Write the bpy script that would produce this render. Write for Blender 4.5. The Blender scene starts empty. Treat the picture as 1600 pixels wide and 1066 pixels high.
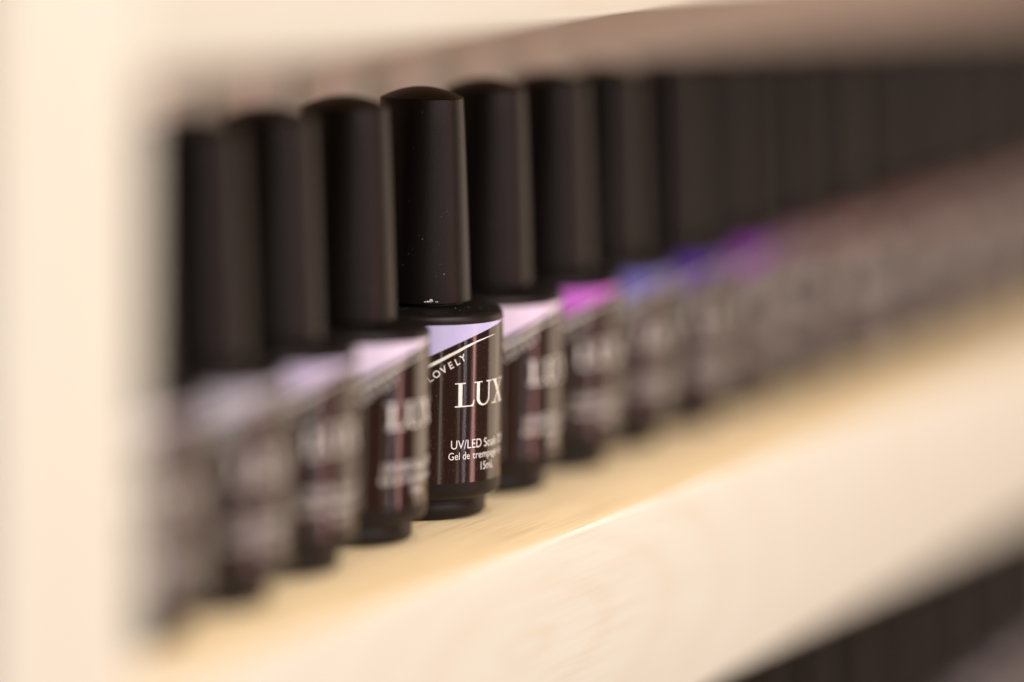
import bpy, bmesh, math, random
from mathutils import Vector, Matrix

random.seed(7)
sc = bpy.context.scene
C = sc.collection
MM = 0.001

# ------------------------------------------------------------------ camera, world, lamps, exposure
cam = bpy.data.objects.new('camera', bpy.data.cameras.new('camera'))
C.objects.link(cam)
CR, CU, CF = (Vector((0.40986536, -0.91196029, 0.01840683)), Vector((0.10901, 0.06901, 0.99164)),
              Vector((0.90560879, 0.40443339, -0.12769631)))
cam.matrix_world = Matrix.Translation(Vector((-0.60943, -0.29036, 0.11622))) @ Matrix((
    (CR.x, CU.x, -CF.x, 0), (CR.y, CU.y, -CF.y, 0), (CR.z, CU.z, -CF.z, 0), (0, 0, 0, 1)))
cam.data.sensor_width = 36
cam.data.lens = 6000 / 1600 * 36
cam.data.clip_start, cam.data.clip_end = 0.02, 50
cam.data.dof.use_dof = True
cam.data.dof.focus_distance = 0.670
cam.data.dof.aperture_fstop = 2.45
sc.camera = cam

world = bpy.data.worlds.new('World')
sc.world = world
world.use_nodes = True
bg = world.node_tree.nodes['Background']
bg.inputs[0].default_value = (1.0, 0.78, 0.62, 1)
bg.inputs[1].default_value = 0.12


def lamp(name, loc, target, sx, sy, power, col):
    d = bpy.data.lights.new(name, 'AREA')
    d.shape = 'RECTANGLE'
    d.size, d.size_y, d.energy, d.color = sx, sy, power, col
    o = bpy.data.objects.new(name, d)
    C.objects.link(o)
    o.location = loc
    o.rotation_euler = (Vector(target) - Vector(loc)).to_track_quat('-Z', 'Y').to_euler()
    return o


lamp('ceiling_light', (0.20, -0.38, 1.75), (0.05, -0.02, 0.02), 1.3, 0.28, 17, (1.0, 0.91, 0.81))
lamp('low_front_fill', (-0.22, -0.86, 0.38), (-0.02, -0.02, 0.0), 0.8, 0.4, 4.0, (1.0, 0.95, 0.91))  # added low fill to brighten the front faces and back board
lamp('high_front_fill', (-0.30, -1.15, 1.30), (0.10, -0.02, 0.0), 1.0, 0.5, 20, (1.0, 0.96, 0.93))  # added high fill for rails, shelf top and the post's left side


def strip(ang, dist, width, rad, col):
    a = math.radians(ang)
    loc = (dist * math.sin(a), -dist * math.cos(a), -0.25)
    h = 1.5
    # radiance = P / (pi * area)
    lamp('streak_strip_light', loc, (0, 0, -0.25), width, h, rad * math.pi * width * h, col)  # added strip, no real window: makes upright streaks on labels and cap rims


strip(17.5, 1.8, 0.15, 8.0, (1.0, 0.52, 0.47))
strip(2.5, 1.8, 0.030, 9.0, (0.9, 0.9, 1.0))
strip(-7, 1.8, 0.05, 2.6, (1.0, 0.85, 0.7))
strip(-33, 1.8, 0.10, 2.2, (1.0, 0.85, 0.65))
strip(64, 1.8, 1.05, 1.6, (1.0, 0.78, 0.58))

sc.view_settings.view_transform = 'Standard'
sc.view_settings.look = 'None'
sc.view_settings.exposure = 0
sc.view_settings.gamma = 1
sc.cycles.use_denoising = True
sc.cycles.max_bounces = 10


# ------------------------------------------------------------------ materials
def lin(r, g, b):
    f = lambda c: (c / 255 / 12.92) if c / 255 <= .04045 else ((c / 255 + .055) / 1.055) ** 2.4
    return (f(r), f(g), f(b), 1)


def mat(name):
    m = bpy.data.materials.new(name)
    m.use_nodes = True
    return m, m.node_tree.nodes, m.node_tree.links, m.node_tree.nodes['Principled BSDF']


def wood(name, c1, c2, c3, scale, rough=0.5, knots=0.0, axis='X'):
    m, N, L, P = mat(name)
    tc = N.new('ShaderNodeTexCoord')
    # slow warp so that growth lines wander
    mp = N.new('ShaderNodeMapping')
    st = {'X': (0.09, 1, 1), 'Z': (1, 1, 0.09)}[axis]
    mp.inputs['Scale'].default_value = tuple(s * scale for s in st)
    L.new(tc.outputs['Object'], mp.inputs['Vector'])
    n1 = N.new('ShaderNodeTexNoise')
    n1.inputs['Scale'].default_value = 30
    n1.inputs['Detail'].default_value = 4
    L.new(mp.outputs[0], n1.inputs['Vector'])
    # fine fibres
    mp2 = N.new('ShaderNodeMapping')
    st2 = {'X': (0.035, 1, 1), 'Z': (1, 1, 0.035)}[axis]
    mp2.inputs['Scale'].default_value = tuple(s * scale for s in st2)
    L.new(tc.outputs['Object'], mp2.inputs['Vector'])
    n2 = N.new('ShaderNodeTexNoise')
    n2.inputs['Scale'].default_value = 900
    n2.inputs['Detail'].default_value = 3
    L.new(mp2.outputs[0], n2.inputs['Vector'])
    r1 = N.new('ShaderNodeValToRGB')
    r1.color_ramp.elements[0].position, r1.color_ramp.elements[1].position = .32, .68
    r1.color_ramp.elements[0].color, r1.color_ramp.elements[1].color = c1, c2
    L.new(n1.outputs['Fac'], r1.inputs[0])
    mx = N.new('ShaderNodeMix')
    mx.data_type = 'RGBA'
    mx.inputs['B'].default_value = c3
    r2 = N.new('ShaderNodeMapRange')
    r2.inputs['From Min'].default_value, r2.inputs['From Max'].default_value = .45, .75
    r2.inputs['To Max'].default_value = .55
    L.new(n2.outputs['Fac'], r2.inputs['Value'])
    L.new(r2.outputs[0], mx.inputs['Factor'])
    L.new(r1.outputs[0], mx.inputs['A'])
    col = mx.outputs['Result']
    if knots:
        # cathedral grain: warped rings seen on the flat sawn face
        mp3 = N.new('ShaderNodeMapping')
        mp3.inputs['Scale'].default_value = (7, 25, 25)
        mp3.inputs['Location'].default_value = (0.17, 0.1, 0.45)
        L.new(tc.outputs['Object'], mp3.inputs['Vector'])
        w = N.new('ShaderNodeTexWave')
        w.wave_type, w.rings_direction = 'RINGS', 'Y'
        w.inputs['Scale'].default_value = 1.7
        w.inputs['Distortion'].default_value = 5.0
        w.inputs['Detail'].default_value = 1
        w.inputs['Detail Scale'].default_value = 0.5
        L.new(mp3.outputs[0], w.inputs['Vector'])
        r3 = N.new('ShaderNodeMapRange')
        r3.inputs['From Min'].default_value, r3.inputs['From Max'].default_value = .6, 1
        r3.inputs['To Max'].default_value = knots
        L.new(w.outputs['Fac'], r3.inputs['Value'])
        mk = N.new('ShaderNodeMix')
        mk.data_type = 'RGBA'
        mk.inputs['B'].default_value = (0.62, 0.41, 0.21, 1)
        L.new(r3.outputs[0], mk.inputs['Factor'])
        L.new(col, mk.inputs['A'])
        col = mk.outputs['Result']
    L.new(col, P.inputs['Base Color'])
    P.inputs['Roughness'].default_value = rough
    P.inputs['Specular IOR Level'].default_value = 0.35
    bp = N.new('ShaderNodeBump')
    bp.inputs['Strength'].default_value = 0.25
    bp.inputs['Distance'].default_value = 0.0002
    L.new(n2.outputs['Fac'], bp.inputs['Height'])
    L.new(bp.outputs[0], P.inputs['Normal'])
    return m


M_rail = wood('pale_pine_front', (.72, .675, .57, 1), (.76, .73, .63, 1), (.68, .585, .45, 1), 1.0, .62, .10)
M_board = wood('tan_pine_board', (.81, .60, .345, 1), (.86, .665, .41, 1), (.50, .32, .14, 1), 1.0, .5)
M_post = wood('pale_pine_post', (.735, .68, .57, 1), (.765, .725, .625, 1), (.69, .60, .48, 1), 1.0, .45, 0, 'Z')
M_back = wood('grey_back_board', (.90, .80, .695, 1), (.92, .83, .73, 1), (.85, .74, .63, 1), 1.0, .6)


def black_plastic(name, base, rough, spec, bump):
    m, N, L, P = mat(name)
    tc = N.new('ShaderNodeTexCoord')
    n = N.new('ShaderNodeTexNoise')
    n.inputs['Scale'].default_value = 2600
    n.inputs['Detail'].default_value = 2
    L.new(tc.outputs['Object'], n.inputs['Vector'])
    b = N.new('ShaderNodeBump')
    b.inputs['Strength'].default_value = bump
    b.inputs['Distance'].default_value = 0.0001
    L.new(n.outputs['Fac'], b.inputs['Height'])
    L.new(b.outputs[0], P.inputs['Normal'])
    # sparse pale dust grains lying on the plastic
    v = N.new('ShaderNodeTexVoronoi')
    v.inputs['Scale'].default_value = 420
    L.new(tc.outputs['Object'], v.inputs['Vector'])
    lt = N.new('ShaderNodeMath'); lt.operation = 'LESS_THAN'
    lt.inputs[1].default_value = 0.045
    L.new(v.outputs['Distance'], lt.inputs[0])
    sel = N.new('ShaderNodeSeparateColor')
    L.new(v.outputs['Color'], sel.inputs[0])
    gt = N.new('ShaderNodeMath'); gt.operation = 'GREATER_THAN'
    gt.inputs[1].default_value = 0.72
    L.new(sel.outputs[0], gt.inputs[0])
    mu = N.new('ShaderNodeMath'); mu.operation = 'MULTIPLY'
    L.new(lt.outputs[0], mu.inputs[0]); L.new(gt.outputs[0], mu.inputs[1])
    mx = N.new('ShaderNodeMix'); mx.data_type = 'RGBA'
    mx.inputs['A'].default_value = base
    mx.inputs['B'].default_value = (.28, .24, .2, 1)
    L.new(mu.outputs[0], mx.inputs['Factor'])
    L.new(mx.outputs['Result'], P.inputs['Base Color'])
    P.inputs['Roughness'].default_value = rough
    P.inputs['Specular IOR Level'].default_value = spec
    P.inputs['Specular Tint'].default_value = (1, .86, .82, 1)
    return m


M_cap = black_plastic('matte_black_cap', (.003, .0020, .0020, 1), .40, .27, .2)
M_body = black_plastic('satin_black_bottle', (.006, .0042, .0038, 1), .42, .27, .12)

# glossy black label film with faint vertical wrinkles
M_label, N, L, P = mat('glossy_black_label')
P.inputs['Base Color'].default_value = (.022, .008, .006, 1)
P.inputs['Roughness'].default_value = .10
P.inputs['Specular IOR Level'].default_value = .65
tc = N.new('ShaderNodeTexCoord')
mp = N.new('ShaderNodeMapping'); mp.inputs['Scale'].default_value = (1, 1, .06)
L.new(tc.outputs['Object'], mp.inputs['Vector'])
n = N.new('ShaderNodeTexNoise'); n.inputs['Scale'].default_value = 420; n.inputs['Detail'].default_value = 3
L.new(mp.outputs[0], n.inputs['Vector'])
b = N.new('ShaderNodeBump'); b.inputs['Strength'].default_value = .12; b.inputs['Distance'].default_value = .00025
L.new(n.outputs['Fac'], b.inputs['Height']); L.new(b.outputs[0], P.inputs['Normal'])
n3 = N.new('ShaderNodeTexNoise'); n3.inputs['Scale'].default_value = 3200; n3.inputs['Detail'].default_value = 1
L.new(tc.outputs['Object'], n3.inputs['Vector'])
mr = N.new('ShaderNodeMapRange'); mr.inputs['From Min'].default_value = .66; mr.inputs['From Max'].default_value = .8
L.new(n3.outputs['Fac'], mr.inputs['Value'])
mx = N.new('ShaderNodeMix'); mx.data_type = 'RGBA'
mx.inputs['A'].default_value = (.022, .008, .006, 1); mx.inputs['B'].default_value = (.10, .07, .045, 1)
L.new(mr.outputs[0], mx.inputs['Factor']); L.new(mx.outputs['Result'], P.inputs['Base Color'])

# silver foil lettering with a faint pink and cream shift
M_foil, N, L, P = mat('silver_foil_print')
tc = N.new('ShaderNodeTexCoord')
n = N.new('ShaderNodeTexNoise'); n.inputs['Scale'].default_value = 330
L.new(tc.outputs['Object'], n.inputs['Vector'])
r = N.new('ShaderNodeValToRGB')
r.color_ramp.elements[0].position = .36; r.color_ramp.elements[0].color = (.97, .84, .76, 1)
r.color_ramp.elements[1].position = .6; r.color_ramp.elements[1].color = (.95, .94, .98, 1)
e = r.color_ramp.elements.new(.48); e.color = (.98, .96, .88, 1)
L.new(n.outputs['Fac'], r.inputs[0]); L.new(r.outputs[0], P.inputs['Base Color'])
P.inputs['Metallic'].default_value = .12
P.inputs['Roughness'].default_value = .38

M_fleck, N, L, P = mat('pale_dust')
P.inputs['Base Color'].default_value = (.8, .78, .74, 1)
P.inputs['Roughness'].default_value = .8


def accent(name, rgb):
    m, N, L, P = mat(name)
    c = lin(*rgb)
    tc = N.new('ShaderNodeTexCoord')
    n = N.new('ShaderNodeTexNoise'); n.inputs['Scale'].default_value = 900
    L.new(tc.outputs['Object'], n.inputs['Vector'])
    mx = N.new('ShaderNodeMix'); mx.data_type = 'RGBA'
    mx.inputs['A'].default_value = tuple(x * .94 for x in c[:3]) + (1,)
    mx.inputs['B'].default_value = tuple(min(1, x * 1.04) for x in c[:3]) + (1,)
    L.new(n.outputs['Fac'], mx.inputs['Factor']); L.new(mx.outputs['Result'], P.inputs['Base Color'])
    P.inputs['Roughness'].default_value = .22
    return m


# ------------------------------------------------------------------ mesh helpers
def link(name, me, m, parent=None):
    o = bpy.data.objects.new(name, me)
    C.objects.link(o)
    if m:
        me.materials.append(m)
    if parent:
        o.parent = parent
    return o


def lathe(name, prof, seg=96, closed=False):
    """prof: (radius, z) in mm from top to bottom."""
    bm = bmesh.new()
    rings = []
    for (r, z) in prof:
        if r < 1e-6:
            rings.append([bm.verts.new((0, 0, z * MM))])
        else:
            rings.append([bm.verts.new((r * MM * math.sin(2 * math.pi * k / seg), -r * MM * math.cos(2 * math.pi * k / seg), z * MM)) for k in range(seg)])
    pairs = list(zip(rings[:-1], rings[1:])) + ([(rings[-1], rings[0])] if closed else [])
    for A, B in pairs:
        for k in range(seg):
            j = (k + 1) % seg
            vs = [A[k % len(A)], A[j % len(A)], B[j % len(B)], B[k % len(B)]]
            u = []
            for v in vs:
                if v not in u:
                    u.append(v)
            if len(u) > 2:
                bm.faces.new(u)
    bmesh.ops.recalc_face_normals(bm, faces=bm.faces)
    me = bpy.data.meshes.new(name)
    bm.to_mesh(me); bm.free()
    for p in me.polygons:
        p.use_smooth = True
    return me


def sharp_by_angle(me, deg=28):
    bm = bmesh.new(); bm.from_mesh(me)
    for e in bm.edges:
        if len(e.link_faces) == 2 and e.calc_face_angle() > math.radians(deg):
            e.smooth = False
    bm.to_mesh(me); bm.free()
    return me


def box(name, x0, x1, y0, y1, z0, z1, bev, m, parent):
    """an eased plank, mm"""
    bm = bmesh.new()
    bmesh.ops.create_cube(bm, size=1)
    for v in bm.verts:
        v.co = Vector(((x0 + x1) / 2 + v.co.x * (x1 - x0), (y0 + y1) / 2 + v.co.y * (y1 - y0), (z0 + z1) / 2 + v.co.z * (z1 - z0))) * MM
    bmesh.ops.bevel(bm, geom=bm.edges[:], offset=bev * MM, segments=4, profile=.5, affect='EDGES')
    me = bpy.data.meshes.new(name)
    bm.to_mesh(me); bm.free()
    for p in me.polygons:
        p.use_smooth = True
    sharp_by_angle(me, 40)
    return link(name, me, m, parent)


# ------------------------------------------------------------------ the shelf unit
unit = bpy.data.objects.new('shelf_unit', None)
C.objects.link(unit)
unit['label'] = 'pale pine shelf unit with rails and post holding the rows of black bottles'
unit['category'] = 'shelf'
XL, XR = -157.5, 470          # inner face of the left upright, right end
FY = -33.5                  # plane of the front faces
RT = 1.6                    # thickness of the front rails
BY = 22                     # front of the back board
ZT = 87.5                   # underside of the upper shelf
TH = 40.3                   # height of a rail
box('upright', -200, XL, FY, BY + 8, -330, 330, 1.0, M_post, unit)
box('upright', XR, XR + 41, FY, BY + 8, -330, 330, 1.0, M_post, unit)
box('back_board', XL, XR, BY, BY + 8, -330, 330, .4, M_back, unit)
for z in (-1.25, ZT + TH, -TH - ZT - 1.25):
    a = box('shelf_board', XL, XR, FY + RT, BY, z - 20, z, .4, M_board, unit)
    b = box('front_rail', XL, XR, FY, FY + RT - .1, z - TH, z + .04, .8, M_rail, unit)
    if z > 0:                   # the upper shelf hangs slightly out of level, lower at the left
        p = Vector((12, 0, ZT)) * MM
        for o in (a, b):
            o.matrix_local = Matrix.Translation(p) @ Matrix.Rotation(math.radians(-1.2), 4, 'Y') @ Matrix.Translation(-p)

# ------------------------------------------------------------------ one bottle (mm, axis at origin, label front towards -Y)
def arc(cx, cz, r, a0, a1, n):
    return [(cx + r * math.cos(math.radians(a0 + (a1 - a0) * k / n)), cz + r * math.sin(math.radians(a0 + (a1 - a0) * k / n))) for k in range(n + 1)]


prof_cap = [(0, 74.0)]
for k in range(1, 15):                                   # shallow dome to a crisp rim
    t = k / 15
    prof_cap.append((7.15 * t, 72.1 + 1.9 * (1 - t * t)))
prof_cap += arc(7.0, 71.85, .33, 60, 0, 4)
for k in range(1, 9):
    t = k / 8
    prof_cap.append((7.35 + 1.85 * t ** .9, 71.8 + (36.75 - 71.8) * t))
prof_cap += [(9.2, 36.5), (9.05, 36.35), (8.2, 36.3), (0, 36.3)]
ME_cap = sharp_by_angle(lathe('cap', prof_cap), 35)

prof_body = [(0, 36.32), (8.1, 36.32), (8.15, 36.0), (9.6, 35.85), (11.5, 35.55), (13.2, 35.2)]
prof_body += arc(13.6, 33.85, 1.4, 78, 0, 8)
prof_body += [(15, 20), (15, 4.2)] + arc(13.4, 4.0, 1.6, 0, -80, 8)[0:]
prof_body += [(12.35, 2.35), (12.2, 2.2), (12.2, 1.5), (12.4, 1.3), (12.4, -.7), (12.1, -1.1), (11.6, -1.2), (0, -1.2)]
ME_body = sharp_by_angle(lathe('body', prof_body), 50)
ZL0, ZL1, RL = 5.55, 33.45, 15.03
ME_label = sharp_by_angle(lathe('label', [(RL, ZL1), (RL, ZL0), (14.98, ZL0), (14.98, ZL1)], 128, True), 50)


def cyl(s, z, r):
    a = s / 15.0
    return Vector((r * math.sin(a), -r * math.cos(a), z)) * MM


def swoosh(s):
    """lower edge of the coloured corner, measured along the label"""
    return 32.70 + .215 * (s + .4) * .80 - .0103 * (s + .4) ** 2 if s < -.4 else 32.70 + .17 * (s + .4)


def band_mesh():
    bm = bmesh.new()
    top, bot = [], []
    s = -25.0
    while s <= 4.0:
        z = min(ZL1, max(ZL0 + 8, swoosh(s)))
        top.append(bm.verts.new(cyl(s, ZL1, 15.055))); bot.append(bm.verts.new(cyl(s, z, 15.055)))
        s += .5
    for k in range(len(top) - 1):
        if (top[k].co - bot[k].co).length + (top[k + 1].co - bot[k + 1].co).length > 2e-6:
            bm.faces.new((bot[k], bot[k + 1], top[k + 1], top[k]))
    me = bpy.data.meshes.new('colour_corner'); bm.to_mesh(me); bm.free()
    for p in me.polygons:
        p.use_smooth = True
    return me


def stripe_mesh():
    bm = bmesh.new()
    pts = [(-24, 19.9, .42), (-20, 23.1, .42), (-14.89, 26.40, .33), (-11.59, 28.02, .30), (-8.18, 29.50, .24), (-5.68, 30.33, .15), (-3, 30.85, .09), (-.35, 31.20, .035)]
    # dense resample
    q = []
    for (a, b) in zip(pts[:-1], pts[1:]):
        for k in range(6):
            t = k / 6
            q.append(tuple(a[i] + (b[i] - a[i]) * t for i in range(3)))
    q.append(pts[-1])
    up = [bm.verts.new(cyl(s, z + w, 15.062)) for s, z, w in q]
    lo = [bm.verts.new(cyl(s, z - w, 15.062)) for s, z, w in q]
    for k in range(len(q) - 1):
        bm.faces.new((lo[k], lo[k + 1], up[k + 1], up[k]))
    me = bpy.data.meshes.new('swoosh_line'); bm.to_mesh(me); bm.free()
    return me


def bend(bm, r):
    xs = [v.co.x for v in bm.verts]
    x = math.floor(min(xs)) + .45
    while x < max(xs):
        bmesh.ops.bisect_plane(bm, geom=bm.verts[:] + bm.edges[:] + bm.faces[:], plane_co=(x, 0, 0), plane_no=(1, 0, 0))
        x += .45
    for v in bm.verts:
        v.co = cyl(v.co.x, v.co.y, r + v.co.z)


def text_bm(txt, s0, z0, cap_h, width=None, rot=0, bold=0.0, center=None, spacing=1.0):
    """flat lettering in label coordinates (x along the label, y up)"""
    cu = bpy.data.curves.new('lettering', 'FONT')
    cu.body = txt
    cu.size = 10
    cu.offset = bold
    cu.space_character = spacing
    cu.resolution_u = 4
    o = bpy.data.objects.new('lettering', cu)
    C.objects.link(o)
    bpy.context.view_layer.update()
    me = bpy.data.meshes.new_from_object(o.evaluated_get(bpy.context.evaluated_depsgraph_get()))
    bpy.data.objects.remove(o); bpy.data.curves.remove(cu)
    bm = bmesh.new(); bm.from_mesh(me); bpy.data.meshes.remove(me)
    xs = [v.co.x for v in bm.verts]
    k = cap_h / 6.9                                        # cap height of the built-in face is about .69 em
    kx = (width / (max(xs) - min(xs))) if width else k
    x0 = min(xs)
    c, sn = math.cos(math.radians(rot)), math.sin(math.radians(rot))
    for v in bm.verts:
        X, Y = (v.co.x - x0) * kx, v.co.y * k
        if center:
            X -= (max(xs) - x0) * kx / 2
        v.co = Vector((s0 + X * c - Y * sn, z0 + X * sn + Y * c, 0))
    return bm


def serif_bm():
    bm = bmesh.new()
    layer = [0]

    def poly(pts, s0, z0, w, h):
        layer[0] += 1
        bm.faces.new([bm.verts.new((s0 + x * w, z0 + y * h, .0015 * layer[0])) for x, y in pts])
    H, Z = 4.25, 18.98
    # L
    s, w = -10.15, 3.95
    poly([(.17, 0), (.37, 0), (.37, 1), (.17, 1)], s, Z, w, H)
    poly([(0, .955), (.54, .955), (.54, 1), (0, 1)], s, Z, w, H)
    poly([(0, 0), (1.0, 0), (1.0, .05), (0, .05)], s, Z, w, H)
    poly([(.93, 0), (1.0, 0), (1.04, .27), (1.0, .27), (.93, .1), (.80, .05)], s, Z, w, H)
    # U
    s, w = -6.15, 4.7
    cx, ro, ri = .5, .36, .27
    pts_o, pts_i = [], []
    for k in range(17):
        a = math.pi * (1 + k / 16)
        pts_o.append((.5 + .37 * math.cos(a) , .33 + .345 * math.sin(a)))
        t = k / 16
        pts_i.append((.535 + (.245 + .02 * t) * math.cos(a), .33 + .28 * math.sin(a)))
    for k in range(16):
        poly([pts_o[k], pts_o[k + 1], pts_i[k + 1], pts_i[k]], s, Z, w, H)
    poly([(.13, .33), (.29, .33), (.29, 1), (.13, 1)], s, Z, w, H)
    poly([(.80, .33), (.87, .33), (.87, 1), (.80, 1)], s, Z, w, H)
    poly([(0, .955), (.43, .955), (.43, 1), (0, 1)], s, Z, w, H)
    poly([(.66, .955), (1.0, .955), (1.0, 1), (.66, 1)], s, Z, w, H)
    # X
    s, w = -1.25, 4.7
    poly([(.10, 1), (.30, 1), (.90, 0), (.70, 0)], s, Z, w, H)
    poly([(.78, 1), (.85, 1), (.22, 0), (.14, 0)], s, Z, w, H)
    for (a, b2, y) in ((0, .42, .955), (.62, .98, .955), (0, .38, 0), (.58, 1.0, 0)):
        poly([(a, y), (b2, y), (b2, y + .045), (a, y + .045)], s, Z, w, H)
    return bm


def letters_mesh():
    out = bmesh.new()
    parts = [serif_bm()]
    for ch, s, z, rt in (('L', -14.35, 24.30, 38), ('O', -13.30, 25.00, 33), ('V', -12.05, 25.75, 30), ('E', -10.72, 26.45, 28), ('L', -9.50, 27.05, 27), ('Y', -8.45, 27.62, 25)):
        parts.append(text_bm(ch, s, z - .56, 1.22, None, rt, .10, True))
    parts.append(text_bm('UV/LED', -10.75, 11.62, 1.55, 6.65, -.2, -.05))
    parts.append(text_bm('Soak Off', -3.35, 11.55, 1.55, 7.6, 0, -.05))
    parts.append(text_bm('Gel de', -11.2, 9.72, 1.30, 4.3, 0, -.03))
    parts.append(text_bm('trempage de', -6.25, 9.70, 1.30, 9.6, 0, -.05))
    parts.append(text_bm('15mL', -4.15, 7.55, 1.42, 3.7, 0, -.06))
    for bm in parts:
        bend(bm, 15.062)
        me = bpy.data.meshes.new('tmp'); bm.to_mesh(me); bm.free()
        out.from_mesh(me); bpy.data.meshes.remove(me)
    me = bpy.data.meshes.new('lettering'); out.to_mesh(me); out.free()
    return me


ME_band, ME_stripe, ME_text = band_mesh(), stripe_mesh(), letters_mesh()


def make_bottle():
    root = bpy.data.objects.new('polish_bottle', None)
    C.objects.link(root)
    link('body', ME_body, M_body, root)
    link('cap', ME_cap, M_cap, root)
    la = link('label', ME_label, M_label, root)
    link('colour_corner', ME_band, None, la)
    link('swoosh_line', ME_stripe, M_foil, la)
    link('lettering', ME_text, M_foil, la)
    return root


def copy_bottle(src):
    r = src.copy(); C.objects.link(r)
    for ch in src.children:
        c = ch.copy(); C.objects.link(c); c.parent = r
        for g in ch.children:
            h = g.copy(); C.objects.link(h); h.parent = c
    return r


# ------------------------------------------------------------------ the row on the shelf
ROW = [  # offset along the row, offset in depth (mm), turn (deg), accent colour, label
    (-4, 0, -7.1, -6, (196, 186, 196), 'black polish bottle with greyish lavender label corner, half hidden beside the wooden post'),
    (-3, 0, -4.8, 4, (205, 198, 212), 'black polish bottle with pale grey lilac label corner, second from the wooden post'),
    (-2, 0, -1.7, 2, (220, 204, 238), 'black polish bottle with blurred lilac label corner, third from the wooden post'),
    (-1, 0, -0.2, 6, (244, 226, 252), 'black polish bottle with pinkish white label corner, just before the sharply focused bottle'),
    (0, 0, 0, 0, (212, 202, 246), 'sharply focused black polish bottle with readable white lettering and lavender label corner'),
    (1, 0, 1.8, 9, (248, 224, 250), 'black polish bottle with pale pink label corner, just behind the sharply focused bottle'),
    (2, 0, 2.5, -2, (222, 116, 230), 'black polish bottle with bright orchid pink label corner'),
    (3, 0, 3.8, 3, (116, 112, 194), 'black polish bottle with blue violet label corner, right behind the orchid pink one'),
    (4, 0, 3.2, -3, (84, 38, 164), 'black polish bottle with deep indigo label corner'),
    (5, 0, 4.3, 5, (142, 30, 176), 'black polish bottle with vivid purple label corner, deeper in the row than the indigo one'),
    (6, 0, 4.6, -5, (136, 92, 108), 'black polish bottle with dull mauve label corner, next after the vivid purple one'),
    (7, 0, 4.2, 2, (140, 88, 84), 'black polish bottle with dusty rose label corner, second after the vivid purple one'),
    (8, 0, 5, -7, (122, 60, 52), 'black polish bottle with brick red label corner, third after the vivid purple one'),
    (9, 0, 4.4, 4, (132, 80, 70), 'black polish bottle with brownish rose label corner, fourth after the vivid purple one'),
    (10, 0, 5, -2, (122, 68, 58), 'black polish bottle with brown label corner, fifth after the vivid purple one'),
    (11, 0, 4.6, 6, (116, 62, 50), 'black polish bottle with russet label corner, sixth after the vivid purple one'),
    (12, 0, 5, 0, (130, 84, 74), 'black polish bottle with dark russet label corner, seventh after the vivid purple one'),
    (13, 0, 4.6, 4, (128, 82, 72), 'black polish bottle whose cap is cut by the right edge of the photo'),
    (14, 0, 5, -3, (128, 82, 72), 'farthest black polish bottle, last in the row at the right end'),
]
PITCH = 30.6
proto = make_bottle()
first = True
for (k, dx, dy, turn, rgb, lab) in ROW:
    o = proto if first else copy_bottle(proto)
    first = False
    o.location = ((k * PITCH + dx) * MM, dy * MM, .0002)
    o.rotation_euler.z = math.radians(turn)
    o['label'] = lab
    o['category'] = 'bottle'
    o['group'] = 'gel polish bottles standing in a row on the shelf'
    am = accent('label_accent', rgb)
    for ch in o.children:
        for g in ch.children:
            if g.name.startswith('colour_corner'):
                if not g.data.materials:
                    g.data.materials.append(None)
                g.material_slots[0].link = 'OBJECT'
                g.material_slots[0].material = am
    if k == 0:
        hero = o

# dust, a chip at the foot of the cap and lint on the focused bottle
bm = bmesh.new()
def grain(s, z, r, size):
    a = s / 15
    m = Matrix.Translation(Vector((r * math.sin(a), -r * math.cos(a), z)) * MM) @ Matrix.Rotation(random.random() * 6, 4, 'Z') @ Matrix.Rotation(random.random() * 3, 4, 'X') @ Matrix.Diagonal((size * MM, size * .6 * MM, size * .45 * MM, 1))
    bmesh.ops.create_icosphere(bm, subdivisions=1, radius=.5, matrix=m)
for i in range(26):                                        # chip: torn flakes under the cap's edge
    t = random.random()
    grain(-15.4 + 3.9 * t, 36.85 + .5 * random.random() * (1 - abs(2 * t - 1)), 9.22, .14 + .34 * random.random())
for i in range(22):                                        # on the shoulder
    r_ = 10 + 4.0 * random.random()
    z_ = 35.9 - (r_ - 9.6) * .2
    grain(-24 + 26 * random.random(), z_, r_, .06 + .14 * random.random())
for i in range(36):                                        # on the cap
    z_ = 37 + 34 * random.random()
    grain(-22 + 24 * random.random(), z_, 7.38 + 1.8 * ((71.8 - z_) / 35) ** .9, .05 + .08 * random.random())
me = bpy.data.meshes.new('dust_specks'); bm.to_mesh(me); bm.free()
ds = link('dust_specks', me, M_fleck, hero); ds['kind'] = 'stuff'

# ------------------------------------------------------------------ the row on the shelf below, seen only as dark caps under the rail
for k in range(4, 14):
    o = copy_bottle(proto)
    o.location = ((k * PITCH + 6) * MM, 0, (-TH - ZT) * MM)
    o.rotation_euler.z = math.radians(random.uniform(-8, 8))
    o['label'] = 'black capped polish bottle in the shadow below the shelf rail'
    o['category'] = 'bottle'
    o['group'] = 'gel polish bottles on the shelf below'
